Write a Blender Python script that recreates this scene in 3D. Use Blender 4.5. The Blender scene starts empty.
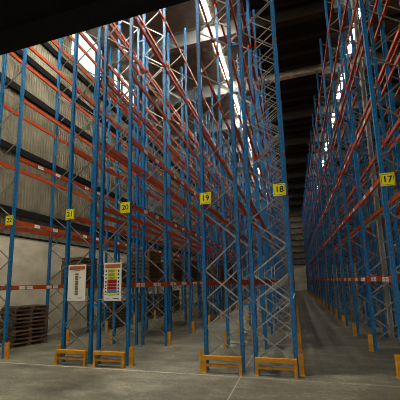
import bpy, math, random
from mathutils import Vector, Matrix
random.seed(7)
S = bpy.context.scene
COL = S.collection

# ------------------------------------------------------------------ materials
def new_mat(name):
    m = bpy.data.materials.new(name); m.use_nodes = True
    nt = m.node_tree; b = nt.nodes['Principled BSDF']
    return m, nt, b
def N(nt, t, **kw):
    n = nt.nodes.new(t)
    for k, v in kw.items(): setattr(n, k, v)
    return n
def math_node(nt, op, a, b=None):
    n = N(nt, 'ShaderNodeMath', operation=op)
    for i, v in enumerate((a, b)):
        if v is None: continue
        if isinstance(v, (int, float)): n.inputs[i].default_value = v
        else: nt.links.new(v, n.inputs[i])
    return n.outputs[0]
def ramp(nt, fac, stops):
    r = N(nt, 'ShaderNodeValToRGB')
    e = r.color_ramp.elements
    while len(e) < len(stops): e.new(0.5)
    for el, (p, c) in zip(e, stops):
        el.position = p; el.color = (c[0], c[1], c[2], 1)
    nt.links.new(fac, r.inputs[0]); return r.outputs[0]
def noise(nt, scale, detail=4, vec=None, rough=.55):
    n = N(nt, 'ShaderNodeTexNoise'); n.inputs['Scale'].default_value = scale
    n.inputs['Detail'].default_value = detail; n.inputs['Roughness'].default_value = rough
    if vec is not None: nt.links.new(vec, n.inputs['Vector'])
    return n.outputs['Fac']
def coords(nt, kind='Object'):
    return N(nt, 'ShaderNodeTexCoord').outputs[kind]
def mapping(nt, vec, scale):
    m = N(nt, 'ShaderNodeMapping'); m.inputs['Scale'].default_value = scale
    nt.links.new(vec, m.inputs['Vector']); return m.outputs[0]
def mix(nt, fac, a, b):
    n = N(nt, 'ShaderNodeMix', data_type='RGBA')
    if isinstance(fac, (int, float)): n.inputs[0].default_value = fac
    else: nt.links.new(fac, n.inputs[0])
    for i, v in ((6, a), (7, b)):
        if isinstance(v, tuple): n.inputs[i].default_value = (v[0], v[1], v[2], 1)
        else: nt.links.new(v, n.inputs[i])
    return n.outputs[2]
def plain(name, c, rough=.5, metal=0., var=.25, scale=6.):
    m, nt, b = new_mat(name)
    f = noise(nt, scale, 5, coords(nt))
    lo = tuple(v*(1-var) for v in c); hi = tuple(min(1, v*(1+var)) for v in c)
    nt.links.new(ramp(nt, f, [(.3, lo), (.7, hi)]), b.inputs['Base Color'])
    b.inputs['Roughness'].default_value = rough; b.inputs['Metallic'].default_value = metal
    b.inputs['Specular IOR Level'].default_value = .25
    return m

def mat_post():
    m, nt, b = new_mat('blue_post_paint')
    co = coords(nt); s = N(nt, 'ShaderNodeSeparateXYZ'); nt.links.new(co, s.inputs[0])
    fz = math_node(nt, 'FRACT', math_node(nt, 'MULTIPLY', s.outputs[2], 1/.15))
    hz = math_node(nt, 'LESS_THAN', math_node(nt, 'ABSOLUTE', math_node(nt, 'SUBTRACT', fz, .5)), .22)
    hx = math_node(nt, 'LESS_THAN', math_node(nt, 'MINIMUM', math_node(nt, 'ABSOLUTE', s.outputs[0]), math_node(nt, 'ABSOLUTE', s.outputs[1])), .011)
    hole = math_node(nt, 'MULTIPLY', math_node(nt, 'MULTIPLY', hz, hx), .55)
    base = ramp(nt, noise(nt, 3, 5, mapping(nt, co, (6, 6, 1))), [(.3, (.003, .09, .24)), (.7, (.006, .155, .36))])
    nt.links.new(mix(nt, hole, base, (.10, .22, .33)), b.inputs['Base Color'])
    b.inputs['Roughness'].default_value = .45; b.inputs['Specular IOR Level'].default_value = .25
    return m
def mat_label():
    m, nt, b = new_mat('white_location_label')
    co = coords(nt); s = N(nt, 'ShaderNodeSeparateXYZ'); nt.links.new(co, s.inputs[0])
    f = noise(nt, 60, 0, mapping(nt, co, (0, 1, 0)))
    bars = math_node(nt, 'GREATER_THAN', f, .55)
    band = math_node(nt, 'LESS_THAN', math_node(nt, 'ABSOLUTE', s.outputs[2]), .022)
    nt.links.new(mix(nt, math_node(nt, 'MULTIPLY', math_node(nt, 'MULTIPLY', bars, band), .7), (.88, .86, .80), (.06, .05, .05)), b.inputs['Base Color'])
    b.inputs['Roughness'].default_value = .5
    return m
def mat_floor():
    m, nt, b = new_mat('polished_concrete')
    co = coords(nt); s = N(nt, 'ShaderNodeSeparateXYZ'); nt.links.new(co, s.inputs[0])
    big = noise(nt, .35, 6, co, .6); streak = noise(nt, 1.6, 7, mapping(nt, co, (.6, 1.3, 1)), .72)
    fine = noise(nt, 14, 4, co, .7)
    f = math_node(nt, 'ADD', math_node(nt, 'MULTIPLY', big, .36), math_node(nt, 'ADD', math_node(nt, 'MULTIPLY', streak, .40), math_node(nt, 'MULTIPLY', fine, .24)))
    base = ramp(nt, f, [(.39, (.045, .042, .029)), (.5, (.135, .127, .090)), (.61, (.30, .28, .205))])
    # soft dark bands in the floor colour, in the aisles only
    def dark_band(x, w, k):
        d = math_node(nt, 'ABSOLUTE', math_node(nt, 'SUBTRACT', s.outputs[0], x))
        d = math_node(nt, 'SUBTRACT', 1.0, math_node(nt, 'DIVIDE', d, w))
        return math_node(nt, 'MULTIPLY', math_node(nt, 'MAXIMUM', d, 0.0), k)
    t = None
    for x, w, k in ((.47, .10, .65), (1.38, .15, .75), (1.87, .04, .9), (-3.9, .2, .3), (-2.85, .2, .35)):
        q = dark_band(x, w, k); t = q if t is None else math_node(nt, 'MAXIMUM', t, q)
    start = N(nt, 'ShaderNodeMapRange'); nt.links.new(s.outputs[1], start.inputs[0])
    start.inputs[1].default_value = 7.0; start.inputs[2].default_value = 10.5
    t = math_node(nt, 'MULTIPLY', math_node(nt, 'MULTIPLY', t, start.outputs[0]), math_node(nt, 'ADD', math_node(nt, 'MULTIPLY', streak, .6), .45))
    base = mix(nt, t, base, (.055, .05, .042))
    # pale dusty joint across the rack fronts and thin sawn joints
    wob = math_node(nt, 'MULTIPLY', math_node(nt, 'SUBTRACT', noise(nt, 3, 3, co), .5), .05)
    ln = math_node(nt, 'LESS_THAN', math_node(nt, 'ABSOLUTE', math_node(nt, 'SUBTRACT', math_node(nt, 'ADD', s.outputs[1], wob), 7.62)), .035)
    ln = math_node(nt, 'MULTIPLY', ln, ramp(nt, noise(nt, 1.7, 5, co, .7), [(.35, (.15, .15, .15)), (.6, (.8, .8, .8))]))
    fade = N(nt, 'ShaderNodeMapRange'); nt.links.new(s.outputs[0], fade.inputs[0])
    for i_, v_ in ((1, -5.0), (2, -.5), (3, 1.0), (4, .4)): fade.inputs[i_].default_value = v_
    base = mix(nt, math_node(nt, 'MULTIPLY', ln, fade.outputs[0]), base, (.68, .63, .50))
    j1 = math_node(nt, 'LESS_THAN', math_node(nt, 'ABSOLUTE', math_node(nt, 'ADD', s.outputs[0], 1.36)), .014)
    base = mix(nt, math_node(nt, 'MULTIPLY', j1, .6), base, (.5, .47, .4))
    j2 = math_node(nt, 'LESS_THAN', math_node(nt, 'ABSOLUTE', math_node(nt, 'SUBTRACT', s.outputs[1], 5.1)), .012)
    base = mix(nt, math_node(nt, 'MULTIPLY', j2, .5), base, (.06, .055, .05))
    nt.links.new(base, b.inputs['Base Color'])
    nt.links.new(ramp(nt, big, [(.2, (.36,)*3), (.8, (.5,)*3)]), b.inputs['Roughness'])
    bp = N(nt, 'ShaderNodeBump'); bp.inputs['Strength'].default_value = .06; nt.links.new(fine, bp.inputs['Height'])
    nt.links.new(bp.outputs[0], b.inputs['Normal'])
    return m
def mat_white_wall():
    m, nt, b = new_mat('painted_concrete')
    co = coords(nt)
    f = noise(nt, .8, 7, mapping(nt, co, (1, 1, 2)), .65)
    base = ramp(nt, f, [(.3, (.56, .50, .35)), (.6, (.80, .74, .56)), (.8, (.86, .81, .65))])
    nt.links.new(base, b.inputs['Base Color']); b.inputs['Roughness'].default_value = .75
    return m
def mat_foil():
    m, nt, b = new_mat('roof_foil')
    co = coords(nt)
    f = noise(nt, 1.4, 7, co, .65)
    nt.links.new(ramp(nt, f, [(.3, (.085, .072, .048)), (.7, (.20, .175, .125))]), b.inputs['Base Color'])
    b.inputs['Roughness'].default_value = .45
    bp = N(nt, 'ShaderNodeBump'); bp.inputs['Strength'].default_value = .8; bp.inputs['Distance'].default_value = .12
    nt.links.new(f, bp.inputs['Height']); nt.links.new(bp.outputs[0], b.inputs['Normal'])
    return m
def mat_wood():
    m, nt, b = new_mat('pallet_wood')
    co = coords(nt); oi = N(nt, 'ShaderNodeObjectInfo')
    f = noise(nt, 9, 5, mapping(nt, co, (1, 5, 5)))
    a = ramp(nt, f, [(.3, (.04, .024, .014)), (.7, (.13, .08, .045))])
    c = ramp(nt, f, [(.3, (.07, .038, .019)), (.7, (.19, .11, .055))])
    nt.links.new(mix(nt, oi.outputs['Random'], a, c), b.inputs['Base Color']); b.inputs['Roughness'].default_value = .85
    return m
def emit(name, c, s):
    m, nt, b = new_mat(name)
    b.inputs['Base Color'].default_value = (*c, 1); b.inputs['Emission Color'].default_value = (*c, 1)
    b.inputs['Emission Strength'].default_value = s; b.inputs['Roughness'].default_value = .6
    return m

M = dict(
    post=mat_post(), beam=plain('orange_beam_paint', (.44, .062, .008), .5, 0, .15, 4),
    galv=plain('galvanised_steel', (.25, .24, .20), .38, .45, .25, 8),
    blue=plain('blue_steel_paint', (.005, .15, .37), .45),
    guard=plain('orange_guard_paint', (.58, .255, .012), .5, 0, .22, 7),
    yellow=plain('yellow_sign', (.98, .86, .01), .5, 0, .02), black=plain('black_print', (.012, .012, .012), .6),
    label=mat_label(), floor=mat_floor(), white=mat_white_wall(), foil=mat_foil(), wood=mat_wood(),
    clad=plain('sheet_cladding', (.19, .17, .118), .5, .1, .3, 1.5),
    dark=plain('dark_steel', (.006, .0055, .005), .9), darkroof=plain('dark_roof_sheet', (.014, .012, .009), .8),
    purlin=plain('purlin_steel', (.035, .031, .024), .6),
    girder=plain('grey_girder_paint', (.27, .28, .27), .5, 0, .15, 2),
    pale=plain('lit_girder_face', (.62, .62, .46), .5, 0, .3, 3), column=plain('grey_column_paint', (.36, .36, .32), .6, 0, .15, 2),  # pale girder colour has the light on one girder face painted in
    panel=plain('white_sign_board', (.88, .83, .72), .5, 0, .03), rust=plain('rust_sign_header', (.50, .13, .03), .5, 0, .05),
    olive=plain('olive_sign_print', (.22, .16, .06), .5, 0, .3, 30), red=plain('red_sign_print', (.33, .015, .02), .5, 0, .05),
    sblue=plain('blue_sign_print', (.10, .22, .36), .5, 0, .05), slime=plain('yellow_sign_print', (.72, .72, .02), .5, 0, .05),
    sky=emit('skylight_sheet', (1.0, .96, .86), 80.0), sky2=emit('skylight_sheet_right', (1.0, .96, .88), 24.0), front=emit('added_front_glow', (1.0, .95, .82), 300.0), clear=emit('clerestory_sheet', (.95, .95, .92), 1.5),
)

# ------------------------------------------------------------------ mesh helpers
class MB:
    def __init__(s): s.v = []; s.f = []
    def box(s, x0, x1, y0, y1, z0, z1):
        return s.hexa([(x0,y0,z0),(x1,y0,z0),(x1,y1,z0),(x0,y1,z0),(x0,y0,z1),(x1,y0,z1),(x1,y1,z1),(x0,y1,z1)])
    def hexa(s, p):
        n = len(s.v); s.v += [tuple(q) for q in p]
        s.f += [tuple(n+i for i in q) for q in ((3,2,1,0),(4,5,6,7),(0,1,5,4),(1,2,6,5),(2,3,7,6),(3,0,4,7))]
        return s
    def bar(s, a, b, side, wa, wb):
        """bar from a to b; width wa along side, wb along the other normal"""
        a = Vector(a); b = Vector(b); d = (b-a).normalized(); u = Vector(side); u = (u-d*u.dot(d)).normalized(); w = d.cross(u)
        u *= wa/2; w *= wb/2
        return s.hexa([a-u-w, a+u-w, a+u+w, a-u+w, b-u-w, b+u-w, b+u+w, b-u+w])
    def prism(s, prof, z0, z1):
        """closed 2D profile (x,y), counter-clockwise, extruded along z"""
        n = len(s.v); k = len(prof)
        s.v += [(x, y, z0) for x, y in prof] + [(x, y, z1) for x, y in prof]
        s.f += [tuple(n+i for i in reversed(range(k))), tuple(n+k+i for i in range(k))]
        s.f += [(n+i, n+(i+1) % k, n+k+(i+1) % k, n+k+i) for i in range(k)]
        return s
    def mesh(s, name, mat):
        me = bpy.data.meshes.new(name); me.from_pydata(s.v, [], s.f); me.update()
        me.materials.append(M[mat]); return me
def link(name, me, parent=None, loc=(0, 0, 0), rz=0.):
    o = bpy.data.objects.new(name, me); COL.objects.link(o)
    o.location = loc; o.rotation_euler = (0, 0, rz)
    if parent: o.parent = parent
    return o
def tag(o, label=None, cat=None, group=None, kind=None):
    for k, v in (('label', label), ('category', cat), ('group', group), ('kind', kind)):
        if v: o[k] = v
    return o
def empty(name, loc, label, cat, group=None, rz=0.):
    o = bpy.data.objects.new(name, None); COL.objects.link(o); o.location = loc; o.rotation_euler = (0, 0, rz)
    o.empty_display_size = .2
    return tag(o, label, cat, group)
def struct(name, mb, mat, parent=None):
    o = link(name, mb.mesh(name, mat), parent)
    if not parent: o['kind'] = 'structure'
    return o
ORD = ['first','second','third','fourth','fifth','sixth','seventh','eighth','ninth','tenth','eleventh','twelfth','thirteenth',
       'fourteenth','fifteenth','sixteenth','seventeenth','eighteenth','nineteenth','twentieth','twenty-first','twenty-second']

# ------------------------------------------------------------------ layout
Y0, BAY, NF = 8.02, 2.72, 21
TOP = 15.07
ZL = [2.17, 4.34, 6.57, 8.75, 10.98, 13.15]
XW, XE, YE, ZR = -10.78, 11.6, 66.6, 17.0
YH = 5.0                                                    # where the low loading bay meets the tall hall
YB = -8.0

# ------------------------------------------------------------------ building
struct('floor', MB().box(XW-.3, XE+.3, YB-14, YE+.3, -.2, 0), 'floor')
def corrugated(y0, y1, z0, z1, x, pitch=.15, dep=.035):
    mb = MB(); n = int((y1-y0)/pitch); pr = []
    for i in range(n):
        y = y0+i*pitch
        pr += [(x+dep, y), (x+dep, y+.055), (x, y+.08), (x, y+.125)]
    k = len(pr)
    mb.v = [(a, b, z0) for a, b in pr] + [(a, b, z1) for a, b in pr]
    mb.f = [(i, k+i, k+i+1, i+1) for i in range(k-1)]
    return mb
ZW = 4.24
struct('wall_left', MB().box(XW-.25, XW, YB, YE, 0, ZW), 'white')
up = corrugated(YH+.3, YE, ZW, ZR, XW-.12)
struct('wall_left_cladding', up, 'clad')
struct('wall_left_backing', MB().box(XW-.30, XW-.16, YB, YE, ZW, ZR), 'dark')
g = MB()
for z in (5.25, 7.86, 10.6, 12.3, 13.8): g.box(XW-.1, XW+.0, YH+.3, YE, z-.15, z+.15)
struct('trim_1', g, 'dark')
struct('trim_2', MB().box(XW-.14, XW+.02, YH+.3, YE, ZW-.05, ZW+.03), 'dark')
g = MB()
for k in range(12):
    y = 7.4+5.44*k
    g.box(XW-.08, XW+.13, y-.11, y+.11, 0, ZR)
struct('wall_right', MB().box(XE, XE+.25, YB, YE, 0, ZR), 'clad')
struct('wall_far', MB().box(XW-.25, XE+.25, YE, YE+.25, 0, 5.2), 'white')
struct('wall_far_cladding', MB().box(XW-.25, XE+.25, YE, YE+.25, 5.2, ZR), 'clad')
g = MB()
for k in range(10): g.box(XW, XE, YE-.18, YE, 5.1+1.25*k, 5.3+1.25*k)
struct('trim_3', g, 'purlin')
# roof
XA, XB = -1.7, 2.9
struct('ceiling', MB().box(XW-.3, XA, YH, YE+.3, ZR, ZR+.15), 'foil')
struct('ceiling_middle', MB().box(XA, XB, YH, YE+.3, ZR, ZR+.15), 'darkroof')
struct('ceiling_right', MB().box(XB, XE+.3, YH, YE+.3, ZR, ZR+.15), 'foil')
g = MB()
y = YH+1
while y < YE:
    g.box(XA, XE, y-.04, y+.04, ZR-.24, ZR); y += 1.36
struct('trim_4', g, 'purlin')
gl, gd, gs = MB(), MB(), MB()
yg = [15.75+5.44*k for k in range(-1, 10)]
def gird(mb, x0, x1, y, h=1.):
    mb.box(x0, x1, y-.02, y+.02, ZR-h, ZR-.02)
    mb.box(x0, x1, y-.16, y+.16, ZR-h-.03, ZR-h+.01); mb.box(x0, x1, y-.16, y+.16, ZR-.05, ZR-.01)
for i, y in enumerate(yg):
    gird(gl, XW, XA, y)
    gird(gs if i == 2 else gd, XA, XB, y, .62 if i == 2 else 1.)  # middle of one girder takes the lit-face colour
    gird(gl, XB, XE, y)
struct('trim_5', gl, 'girder'); struct('trim_6', gd, 'purlin'); struct('trim_8', gs, 'pale')
# columns that carry the girders, between the back-to-back racks
for i, y in enumerate((13.4, 24.3, 35.2, 46.1, 57.0)):
    mb = MB(); x = 3.28
    mb.box(x-.075, x+.075, y-.01, y+.01, 0, ZR-1); mb.box(x-.075, x-.06, y-.1, y+.1, 0, ZR-1); mb.box(x+.06, x+.075, y-.1, y+.1, 0, ZR-1)
    o = link('steel_column', mb.mesh('steel_column', 'column')); o['kind'] = 'structure'
# daylight sheets in the roof and high in the left wall, plus an added light strip
nwin = 1
edges = [YH+.2] + yg + [YE]
for xs in (-3.75, 4.42):
    for a, b in zip(edges[:-1], edges[1:]):
        if b-a < 1: continue
        struct('window_%d' % nwin, MB().box(xs-.17, xs+.17, a+.5, b-.35, ZR-.03, ZR-.005), 'sky' if xs < 0 else 'sky2'); nwin += 1
struct('window_%d' % nwin, MB().box(-9.8, -4., 5.8, 6.4, ZR-.03, ZR-.005), 'front'); nwin += 1  # added glowing strip, out of view, to light the foreground floor and left wall
for ya, yb, za, zb in ((12.7, 15.3, 14.6, 16.8), (16.9, 19.6, 15.3, 16.7)):
    struct('window_%d' % nwin, MB().box(XW-.02, XW+.06, ya, yb, za, zb), 'clear'); nwin += 1
# low bay the camera stands in
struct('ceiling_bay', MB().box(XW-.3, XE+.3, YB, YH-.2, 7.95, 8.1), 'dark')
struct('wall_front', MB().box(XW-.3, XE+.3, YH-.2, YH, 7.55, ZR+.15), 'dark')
g = MB()
for k in range(10): g.box(XW, XE, YB+.6+1.22*k, YB+.68+1.22*k, 7.72, 7.95)
struct('trim_7', g, 'purlin')
g = MB(); D0, D1, DZ = -8.2, 6.6, 5.6
g.box(XW, D0, YB-.25, YB, 0, 8); g.box(D1, XE, YB-.25, YB, 0, 8); g.box(D0, D1, YB-.25, YB, DZ, 8)
struct('wall_back', g, 'clad')

# ------------------------------------------------------------------ rack meshes
def post_mesh():
    """open hat section, web towards -x, 0.1 x 0.09"""
    a, b, t = .046, .043, .007
    pr = [(-a, -b), (a, -b), (a, -b+.026), (a-t, -b+.026), (a-t, -b+t), (-a+t, -b+t), (-a+t, b-t), (a-t, b-t), (a-t, b-.026), (a, b-.026), (a, b), (-a, b)]
    return MB().prism(pr, 0, TOP)
P_MESH = post_mesh().mesh('post', 'post')
BASE_MESH = MB().box(-.055, .055, -.058, .058, 0, .012).mesh('base_plate', 'blue')
BL = BAY-.098
def beam_mb(mb, x=0, y=0, z=0):
    y0, y1 = y+.049, y+.049+BL
    mb.box(x-.027, x+.027, y0, y1, z-.08, z+.035)
    mb.box(x-.012, x+.027, y0, y1, z+.035, z+.065)
    for a, b in ((y0, y0+.012), (y1-.012, y1)): mb.box(x-.056, x+.056, a, b, z-.12, z+.09)
    return mb
BEAM_MESH = beam_mb(MB()).mesh('beam', 'beam')
LAB_MESH = MB().box(-.004, 0, -.13, .13, -.055, .055).mesh('location_label', 'label')
def brace_mb(mb, x0, z0, x1, z1, y):
    """pressed channel: web and two lips"""
    s = Vector((x1-x0, 0, z1-z0)).normalized(); p = Vector((-s.z, 0, s.x))
    a, b = Vector((x0, y, z0)), Vector((x1, y, z1))
    mb.bar(a, b, p, .029, .005)
    for q in (-.0125, .0125):
        o = p*q+Vector((0, .012, 0)); mb.bar(a+o, b+o, p, .004, .024)
    return mb
SPAN = .93
NODES_A = [.30+.69*k for k in range(22)]
NODES_B = [.35, 1.05, 1.75, 2.5, 3.29, 4.08] + [4.77+.69*k for k in range(15)]
def frame_braces(nodes, flip):
    """(x0,z0,x1,z1,y): zigzag, crossed in the lowest panels"""
    out = []; xl, xr = .035, SPAN-.035
    for i in range(len(nodes)-1):
        a, b = (xr, xl) if (i % 2 == 0) != flip else (xl, xr)
        out.append((a, nodes[i]+.015, b, nodes[i+1]-.015, -.02))
        if i < 3 : out.append((b, nodes[i]+.015, a, nodes[i+1]-.015, .02))
    return out
FRAMES = [Y0+BAY*k for k in range(NF)]
INK = {}
def text_mesh(body, size):
    if body in INK: return INK[body]
    c = bpy.data.curves.new('digits', 'FONT'); c.body = body; c.size = size; c.extrude = .002; c.offset = .004
    c.align_x = 'CENTER'; c.align_y = 'CENTER'
    o = bpy.data.objects.new('tmp', c); COL.objects.link(o)
    bpy.context.view_layer.update()
    me = bpy.data.meshes.new_from_object(o.evaluated_get(bpy.context.evaluated_depsgraph_get()))
    bpy.data.objects.remove(o); me.materials.clear(); me.materials.append(M['black'])
    me.transform(Matrix.Rotation(math.pi/2, 4, 'X')); INK[body] = me
    return me
def frame_border(w, h, t, y):
    mb = MB()
    mb.box(-w, w, y-.002, y, h-t, h).box(-w, w, y-.002, y, -h, -h+t).box(-w, -w+t, y-.002, y, -h+t, h-t).box(w-t, w, y-.002, y, -h+t, h-t)
    return mb
SIGN_MESH = MB().box(-.155, .155, -.004, .004, -.16, .16).mesh('number_sign', 'yellow')
BORDER_MESH = frame_border(.135, .135, .007, -.004).mesh('sign_border', 'black')

def rack(num, xl, aisle, nodes, flip, dy, label, zl, sign_x=None, sign_z=4.45, detail=True):
    """xl: left post line; aisle: -1 when the aisle is on the left, +1 on the right"""
    root = empty('pallet_rack', (xl, Y0+dy, 0), label, 'pallet rack', 'blue and orange pallet racks')
    L = lambda n, me, loc, rz=0., par=root: link(n, me, par, loc, rz)
    for k in range(NF):
        for x, rz in ((0, 0), (SPAN, math.pi)):
            p = L('post', P_MESH, (x, k*BAY, 0), rz)
            L('base_plate', BASE_MESH, (0, 0, 0), 0, p)
        # foot strut
        if k == 0: st = MB().box(.045, SPAN-.045, -.02, .02, .13, .17).mesh('horizontal_strut', 'galv')
        L('horizontal_strut', st, (0, k*BAY, 0))
    br = frame_braces(nodes, flip)
    shared = [brace_mb(MB(), *b).mesh('diagonal_brace', 'galv') for b in br]
    rest = MB(); n = 0
    for k in range(NF):
        for b, me in zip(br, shared):
            if n < 100 and k < 4: L('diagonal_brace', me, (0, k*BAY, 0)); n += 1
            else: brace_mb(rest, b[0], b[1], b[2], b[3], b[4]+k*BAY)
    tag(L('diagonal_brace', rest.mesh('diagonal_brace', 'galv'), (0, 0, 0)), kind='stuff')
    rest = MB()
    for k in range(NF-1):
        for i, z in enumerate(zl):
            for x, rz in ((0, 0), (SPAN, 0)):
                if k < 8:
                    bm_ = L('beam', BEAM_MESH, (x, k*BAY, z))
                    side = -1 if x == 0 else 1
                    if side == aisle and i < 3 and k < 6:
                        for yy in ((.5, .82, 1.72, 2.04) if i == 0 else (1.0, 1.9)):
                            L('location_label', LAB_MESH, (side*.027+(0 if side < 0 else .004), yy, -.012), 0, bm_)
                else: beam_mb(rest, x, k*BAY, z)
    tag(L('beam', rest.mesh('beam', 'beam'), (0, 0, 0)), kind='stuff')
    if sign_x is not None:
        s = L('number_sign', SIGN_MESH, (sign_x-xl, -.054, sign_z), 0)
        L('sign_border', BORDER_MESH, (0, -.0002, 0), 0, s)
        L('digits', text_mesh(str(num), .215), (0, -.006, 0), 0, s)
    return root

RN = {22: 'rack along the left wall', 21: 'rack with the olive load sign', 20: 'rack with the banded load sign', 19: 'left rack of the middle pair', 18: 'right rack of the middle pair', 17: 'rack right of the open aisle'}
ZH = [2.17, 4.50] + ZL[2:]
R22 = -9.77; R21 = -6.64; R20 = -5.45; R19 = -2.28; R18 = -1.03; R17 = 2.21; R16 = 3.46; R15 = 6.65
rack(22, R22, 1, NODES_A, False, 0, 'blue pallet rack with yellow sign 22, along the corrugated left wall', ZL, R22+SPAN-.11, 4.38)
rack(21, R21, -1, NODES_B, False, 0, 'blue pallet rack with yellow sign 21 and the load sign with one olive column', ZL, -6.56, 4.38)
rack(20, R20, 1, NODES_B, True, 0, 'blue pallet rack with yellow sign 20 and the load sign of yellow and red bands', ZH, -4.63, 4.42)
rack(19, R19, -1, NODES_B, False, 0, 'blue pallet rack with yellow sign 19 and orange beams, left half of the middle pair', ZL, -2.18, 4.45)
rack(18, R18, 1, NODES_A, False, 0, 'blue pallet rack with yellow sign 18, left side of the long open aisle', ZL, -.22, 4.48)
rack(17, R17, -1, NODES_A, False, .25, 'blue pallet rack with yellow sign 17, right side of the long open aisle', [2.17, 4.62] + ZL[2:], R17+.09, 4.53)
rack(16, R16, 1, NODES_B, True, .25, 'blue pallet rack standing back to back behind the rack with sign 17', ZL)
rack(15, R15, -1, NODES_A, False, .25, 'blue pallet rack farthest right, beyond the rack pair with sign 17', ZL)
r18 = [o for o in COL.objects if o.name == 'pallet_rack.004'][0]
tg = link('cable_tie', MB().bar((0, 0, -.06), (.05, -.01, .06), (0, 1, 0), .012, .022).mesh('cable_tie', 'panel'), r18, (SPAN+.03, -.055, 1.82))
tag(tg, 'white plastic tie')
# ties between back-to-back racks
def spacers(parent_label, xa, xb, dy=0.):
    root = [o for o in COL.objects if o.get('label') == parent_label][0]
    me = MB().box(0, xb-xa, -.025, .025, -.03, .03).mesh('row_spacer', 'blue')
    for k in range(NF):
        for z in (1.62, 5.2, 8.9, 12.4):
            link('row_spacer', me, root, (xa-root.location.x, k*BAY, z))
spacers('blue pallet rack with yellow sign 21 and the load sign with one olive column', R21+SPAN+.05, R20-.057)
spacers('blue pallet rack with yellow sign 19 and orange beams, left half of the middle pair', R19+SPAN+.05, R18-.057)

# ------------------------------------------------------------------ guards on the floor
def guard_mesh(face):
    """bent plate guard, closed side towards the aisle (face = -1 left, +1 right)"""
    w, d, t = .058, .052, .010
    out = [(-w, -d), (-w+.008, d-.005), (-w+.03, d+.015), (w-.03, d+.015), (w-.008, d-.005), (w, -d)]
    inn = [(w-t, -d), (w-.008-t, d-.008), (w-.034, d+.015-t), (-w+.034, d+.015-t), (-w+.008+t, d-.008), (-w+t, -d)]
    prof = [(p[0], p[1]) for p in out+inn][::-1]
    mb = MB().prism(prof, 0, .49)
    mb.box(-w-.01, w+.01, -d, d+.03, 0, .012)
    me = mb.mesh('post_protector', 'guard')
    me.transform(Matrix.Rotation(math.pi/2 if face < 0 else -math.pi/2, 4, 'Z'))
    return me
G_MESH = {s: guard_mesh(s) for s in (-1, 1)}
for num, x, face, dy in ((22, R22+SPAN, 1, 0), (21, R21, -1, 0), (20, R20+SPAN, 1, 0), (19, R19, -1, 0), (18, R18+SPAN, 1, 0), (17, R17, -1, .25)):
    for k in range(NF):
        if num == 21 and k > 6 or num == 22 and k > 5 or num == 18 and k > 14: continue
        o = link('post_protector', G_MESH[face], None, (x+face*.112, Y0+dy+k*BAY, 0))
        tag(o, 'orange protector at the %s aisle post from the front, %s' % (ORD[k], RN[num]), 'post protector', 'orange protectors along rack %d' % num)
def barrier(num, x0, x1, y):
    root = empty('rack_end_barrier', (x0, y, 0), 'orange two-rail barrier before the %s' % RN[num], 'barrier', 'orange rack end barriers')
    w = x1-x0
    for x in (0, w-.072):
        lg = link('leg', MB().box(x, x+.072, -.045, .045, 0, .31).mesh('leg', 'guard'), root)
        link('base_plate', MB().box(x-.004, x+.076, -.075, .075, 0, .012).mesh('base_plate', 'guard'), lg)
    mb = MB(); mb.box(0, w, -.05, .05, .31, .40)
    link('top_rail', mb.mesh('top_rail', 'guard'), root)
    prof = [(.036*math.cos(a*math.pi/6), .036*math.sin(a*math.pi/6)) for a in range(12)]
    me = MB().prism(prof, 0, w-.144).mesh('lower_rail', 'guard'); me.transform(Matrix.Rotation(math.pi/2, 4, 'Y'))
    link('lower_rail', me, root, (.072, 0, .175))
barrier(21, -6.68, -5.67, 7.78); barrier(20, -5.43, -4.48, 7.78); barrier(19, -2.30, -1.35, 7.82); barrier(18, -1.03, -.08, 7.82)

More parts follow.
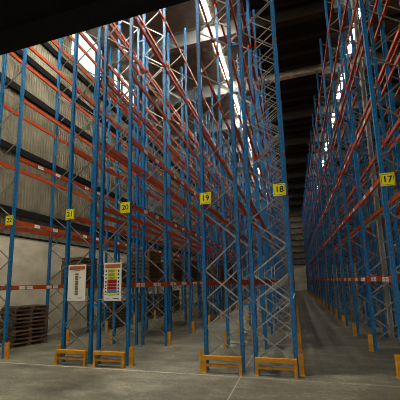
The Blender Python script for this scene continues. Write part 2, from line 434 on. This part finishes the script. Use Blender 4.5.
# ------------------------------------------------------------------ load signs hung between the front posts
def text_lines(mb, x0, x1, z, n, y, h=.008, gap=.02):
    for i in range(n): mb.box(x0, x1-random.random()*.3*(x1-x0), y-.003, y, z-i*gap-h, z-i*gap)
def load_sign(x, w, z0, z1, label, rod0, rod1, kind):
    root = empty('load_sign', (x, 7.922, z0), label, 'sign', 'load signs on the rack fronts')
    h = z1-z0
    link('board', MB().box(-w/2, w/2, -.008, .008, 0, h).mesh('board', 'panel'), root)
    link('header', MB().box(-w/2+.035, w/2-.035, -.012, -.008, h-.15, h-.04).mesh('header', 'rust'), root)
    for z in (.03, h-.03):
        prof = [(.01*math.cos(a*math.pi/4), .01*math.sin(a*math.pi/4)) for a in range(8)]
        me = MB().prism(prof, 0, rod1-rod0).mesh('hanging_rod', 'galv'); me.transform(Matrix.Rotation(math.pi/2, 4, 'Y'))
        link('hanging_rod', me, root, (rod0-x, .02, z))
    t = MB(); Yf = -.008
    if kind == 'A':
        c = MB()
        for k in range(9): c.box(-.055, .055, Yf-.004, Yf, .16+.072*k, .16+.072*k+.062)
        link('load_diagram', c.mesh('load_diagram', 'olive'), root)
        for k in range(9): t.box(-.13, -.085, Yf-.003, Yf, .2+.07*k, .206+.07*k)
        t.box(.08, .15, Yf-.003, Yf, .66, .672); t.box(.04, .2, Yf-.003, Yf, .07, .085); t.box(-.26, -.16, Yf-.003, Yf, .05, .06)
        t.box(-.1, .1, Yf-.003, Yf, h-.185, h-.172)
    else:
        zt = h-.18
        def pic(x0, x1, za, zb): link('pictogram', MB().box(x0, x1, Yf-.003, Yf, za, zb).mesh('pictogram', 'black'), root)
        for mat, hh, nm in (('slime', .095, 'yellow_band'), ('slime', .095, 'yellow_band'), ('slime', .085, 'yellow_band'), ('red', .11, 'red_band'), ('red', .075, 'red_band'), ('red', .08, 'red_band'), ('sblue', .085, 'blue_band'), ('slime', .05, 'yellow_band')):
            bd = link(nm, MB().box(-.165, .135, Yf-.004, Yf, zt-hh, zt).mesh(nm, mat), root)
            if mat == 'slime' and hh > .06:
                q = MB(); text_lines(q, -.14, .08, zt-.025, 3, Yf-.004, .007, .024)
                link('text_block', q.mesh('text_block', 'black'), bd)
            pic(-.235, -.195, zt-hh*.8, zt-hh*.3); pic(.165, .215, zt-hh*.85, zt-hh*.25)
            zt -= hh+.008
        t.box(-.22, -.1, Yf-.003, Yf, .05, .062); t.box(.02, .2, Yf-.003, Yf, .05, .068)
    link('print', t.mesh('print', 'black'), root)
load_sign(-6.18, .61, 1.75, 2.80, 'white load sign showing one olive column, hung on rack 21', R21+.02, R21+SPAN-.02, 'A')
load_sign(-4.975, .56, 1.74, 2.81, 'white load sign of yellow, red and blue bands, hung on rack 20', R20+.02, R20+SPAN-.02, 'B')

# ------------------------------------------------------------------ pallets
def pallet_boxes():
    top, bot, mid = MB(), MB(), []
    for k in range(6): top.box(-.5+.176*k, -.38+.176*k, -.6, .6, .112, .144)
    for k in range(3): bot.box(-.5+.44*k, -.38+.44*k, -.6, .6, 0, .028)
    for k in range(3): mid.append(MB().box(-.49, .49, -.6+.55*k, -.5+.55*k, .028, .112))
    return top, bot, mid
top, bot, mid = pallet_boxes()
whole = MB()
for m_ in [top, bot]+mid:
    n = len(whole.v); whole.v += m_.v; whole.f += [tuple(n+i for i in f) for f in m_.f]
PAL = whole.mesh('wooden_pallet', 'wood')
TOPM, BOTM, MIDM = top.mesh('top_deck', 'wood'), bot.mesh('bottom_deck', 'wood'), [q.mesh('stringer', 'wood') for q in mid]
def stack(x, y, z, n, rz, where, group, detailed=False):
    for k in range(n):
        lab = 'pallet %s from the bottom, %s' % (ORD[k], where)
        loc = (x+random.uniform(-.02, .02), y+random.uniform(-.03, .03), z+k*.1455)
        r = rz+random.uniform(-.03, .03)
        if detailed:
            e = empty('wooden_pallet', loc, lab, 'pallet', group, r); e.scale = (.9, 1.14, 1)
            link('top_deck', TOPM, e); link('bottom_deck', BOTM, e)
            for q in MIDM: link('stringer', q, e)
        else:
            tag(link('wooden_pallet', PAL, None, loc, r), lab, 'pallet', group)
stack(-10.16, 10.05, 0, 10, -.27, 'floor stack nearest the camera at the left wall', 'pallets stacked by the left wall', True)
ZB = 2.17+.066
for k, n in ((1, 8), (2, 7), (3, 8), (4, 6)):
    stack(-9.31, Y0+BAY*k+1.36, ZB, n, 0, 'on the low beams, %s bay, rack along left wall' % ORD[k], 'pallets on rack 22')
for k, n in ((2, 9), (3, 11), (4, 10), (5, 11)):
    stack(-9.30, Y0+BAY*k+1.36, 0, n, 0, 'on the floor, %s bay, rack along left wall' % ORD[k], 'pallets under rack 22')
for k, n in ((1, 9), (2, 7), (3, 8), (4, 6), (5, 7)):
    stack(R21+.465, Y0+BAY*k+1.6, ZB, n, 0, 'on the low beams, %s bay, olive sign rack' % ORD[k], 'pallets on rack 21')
for k, n in ((4, 6), (5, 8), (6, 6)):
    stack(R20+.465, Y0+BAY*k+1.4, ZB, n, 0, 'on the low beams, %s bay, banded sign rack' % ORD[k], 'pallets on rack 20')

# ------------------------------------------------------------------ light
def area(name, loc, rot, sx, sy, power, col):
    l = bpy.data.lights.new(name, 'AREA'); l.shape = 'RECTANGLE'; l.size = sx; l.size_y = sy; l.energy = power; l.color = col
    o = bpy.data.objects.new(name, l); COL.objects.link(o); o.location = loc; o.rotation_euler = rot
    return o
area('dock_door_daylight', ((D0+D1)/2, YB-.1, 2.85), (math.radians(90), 0, 0), D1-D0-.4, 5.3, 560, (1, .95, .84))
w = bpy.data.worlds.new('World'); S.world = w; w.use_nodes = True
w.node_tree.nodes['Background'].inputs[0].default_value = (.75, .85, 1, 1)
w.node_tree.nodes['Background'].inputs[1].default_value = .6

# ------------------------------------------------------------------ camera
F, CX, CY = 312.361, 200.875, 232.796
pit, yaw, roll = .1564, .2850, -.0249
s, c = math.sin(yaw), math.cos(yaw)
fw = Vector((-s*math.cos(pit), c*math.cos(pit), math.sin(pit))); r = Vector((c, s, 0)); u = r.cross(fw)
r2 = r*math.cos(roll)+u*math.sin(roll); u2 = u*math.cos(roll)-r*math.sin(roll)
cam = bpy.data.cameras.new('camera'); co = bpy.data.objects.new('camera', cam); COL.objects.link(co)
mat = Matrix((r2, u2, -fw)).transposed().to_4x4(); mat.translation = (0, 0, 2.2)
co.matrix_world = mat
cam.sensor_width = 36; cam.sensor_fit = 'HORIZONTAL'; cam.lens = F/400*36
cam.shift_x = -(CX-200)/400; cam.shift_y = (CY-200)/400
cam.clip_start = .05; cam.clip_end = 300
S.camera = co
S.view_settings.view_transform = 'Standard'; S.view_settings.look = 'None'
S.view_settings.gamma = 1; S.view_settings.exposure = -.38; S.view_settings.use_curve_mapping = False
S.cycles.use_denoising = True; S.cycles.filter_width = .9
S.cycles.max_bounces = 8; S.cycles.diffuse_bounces = 2
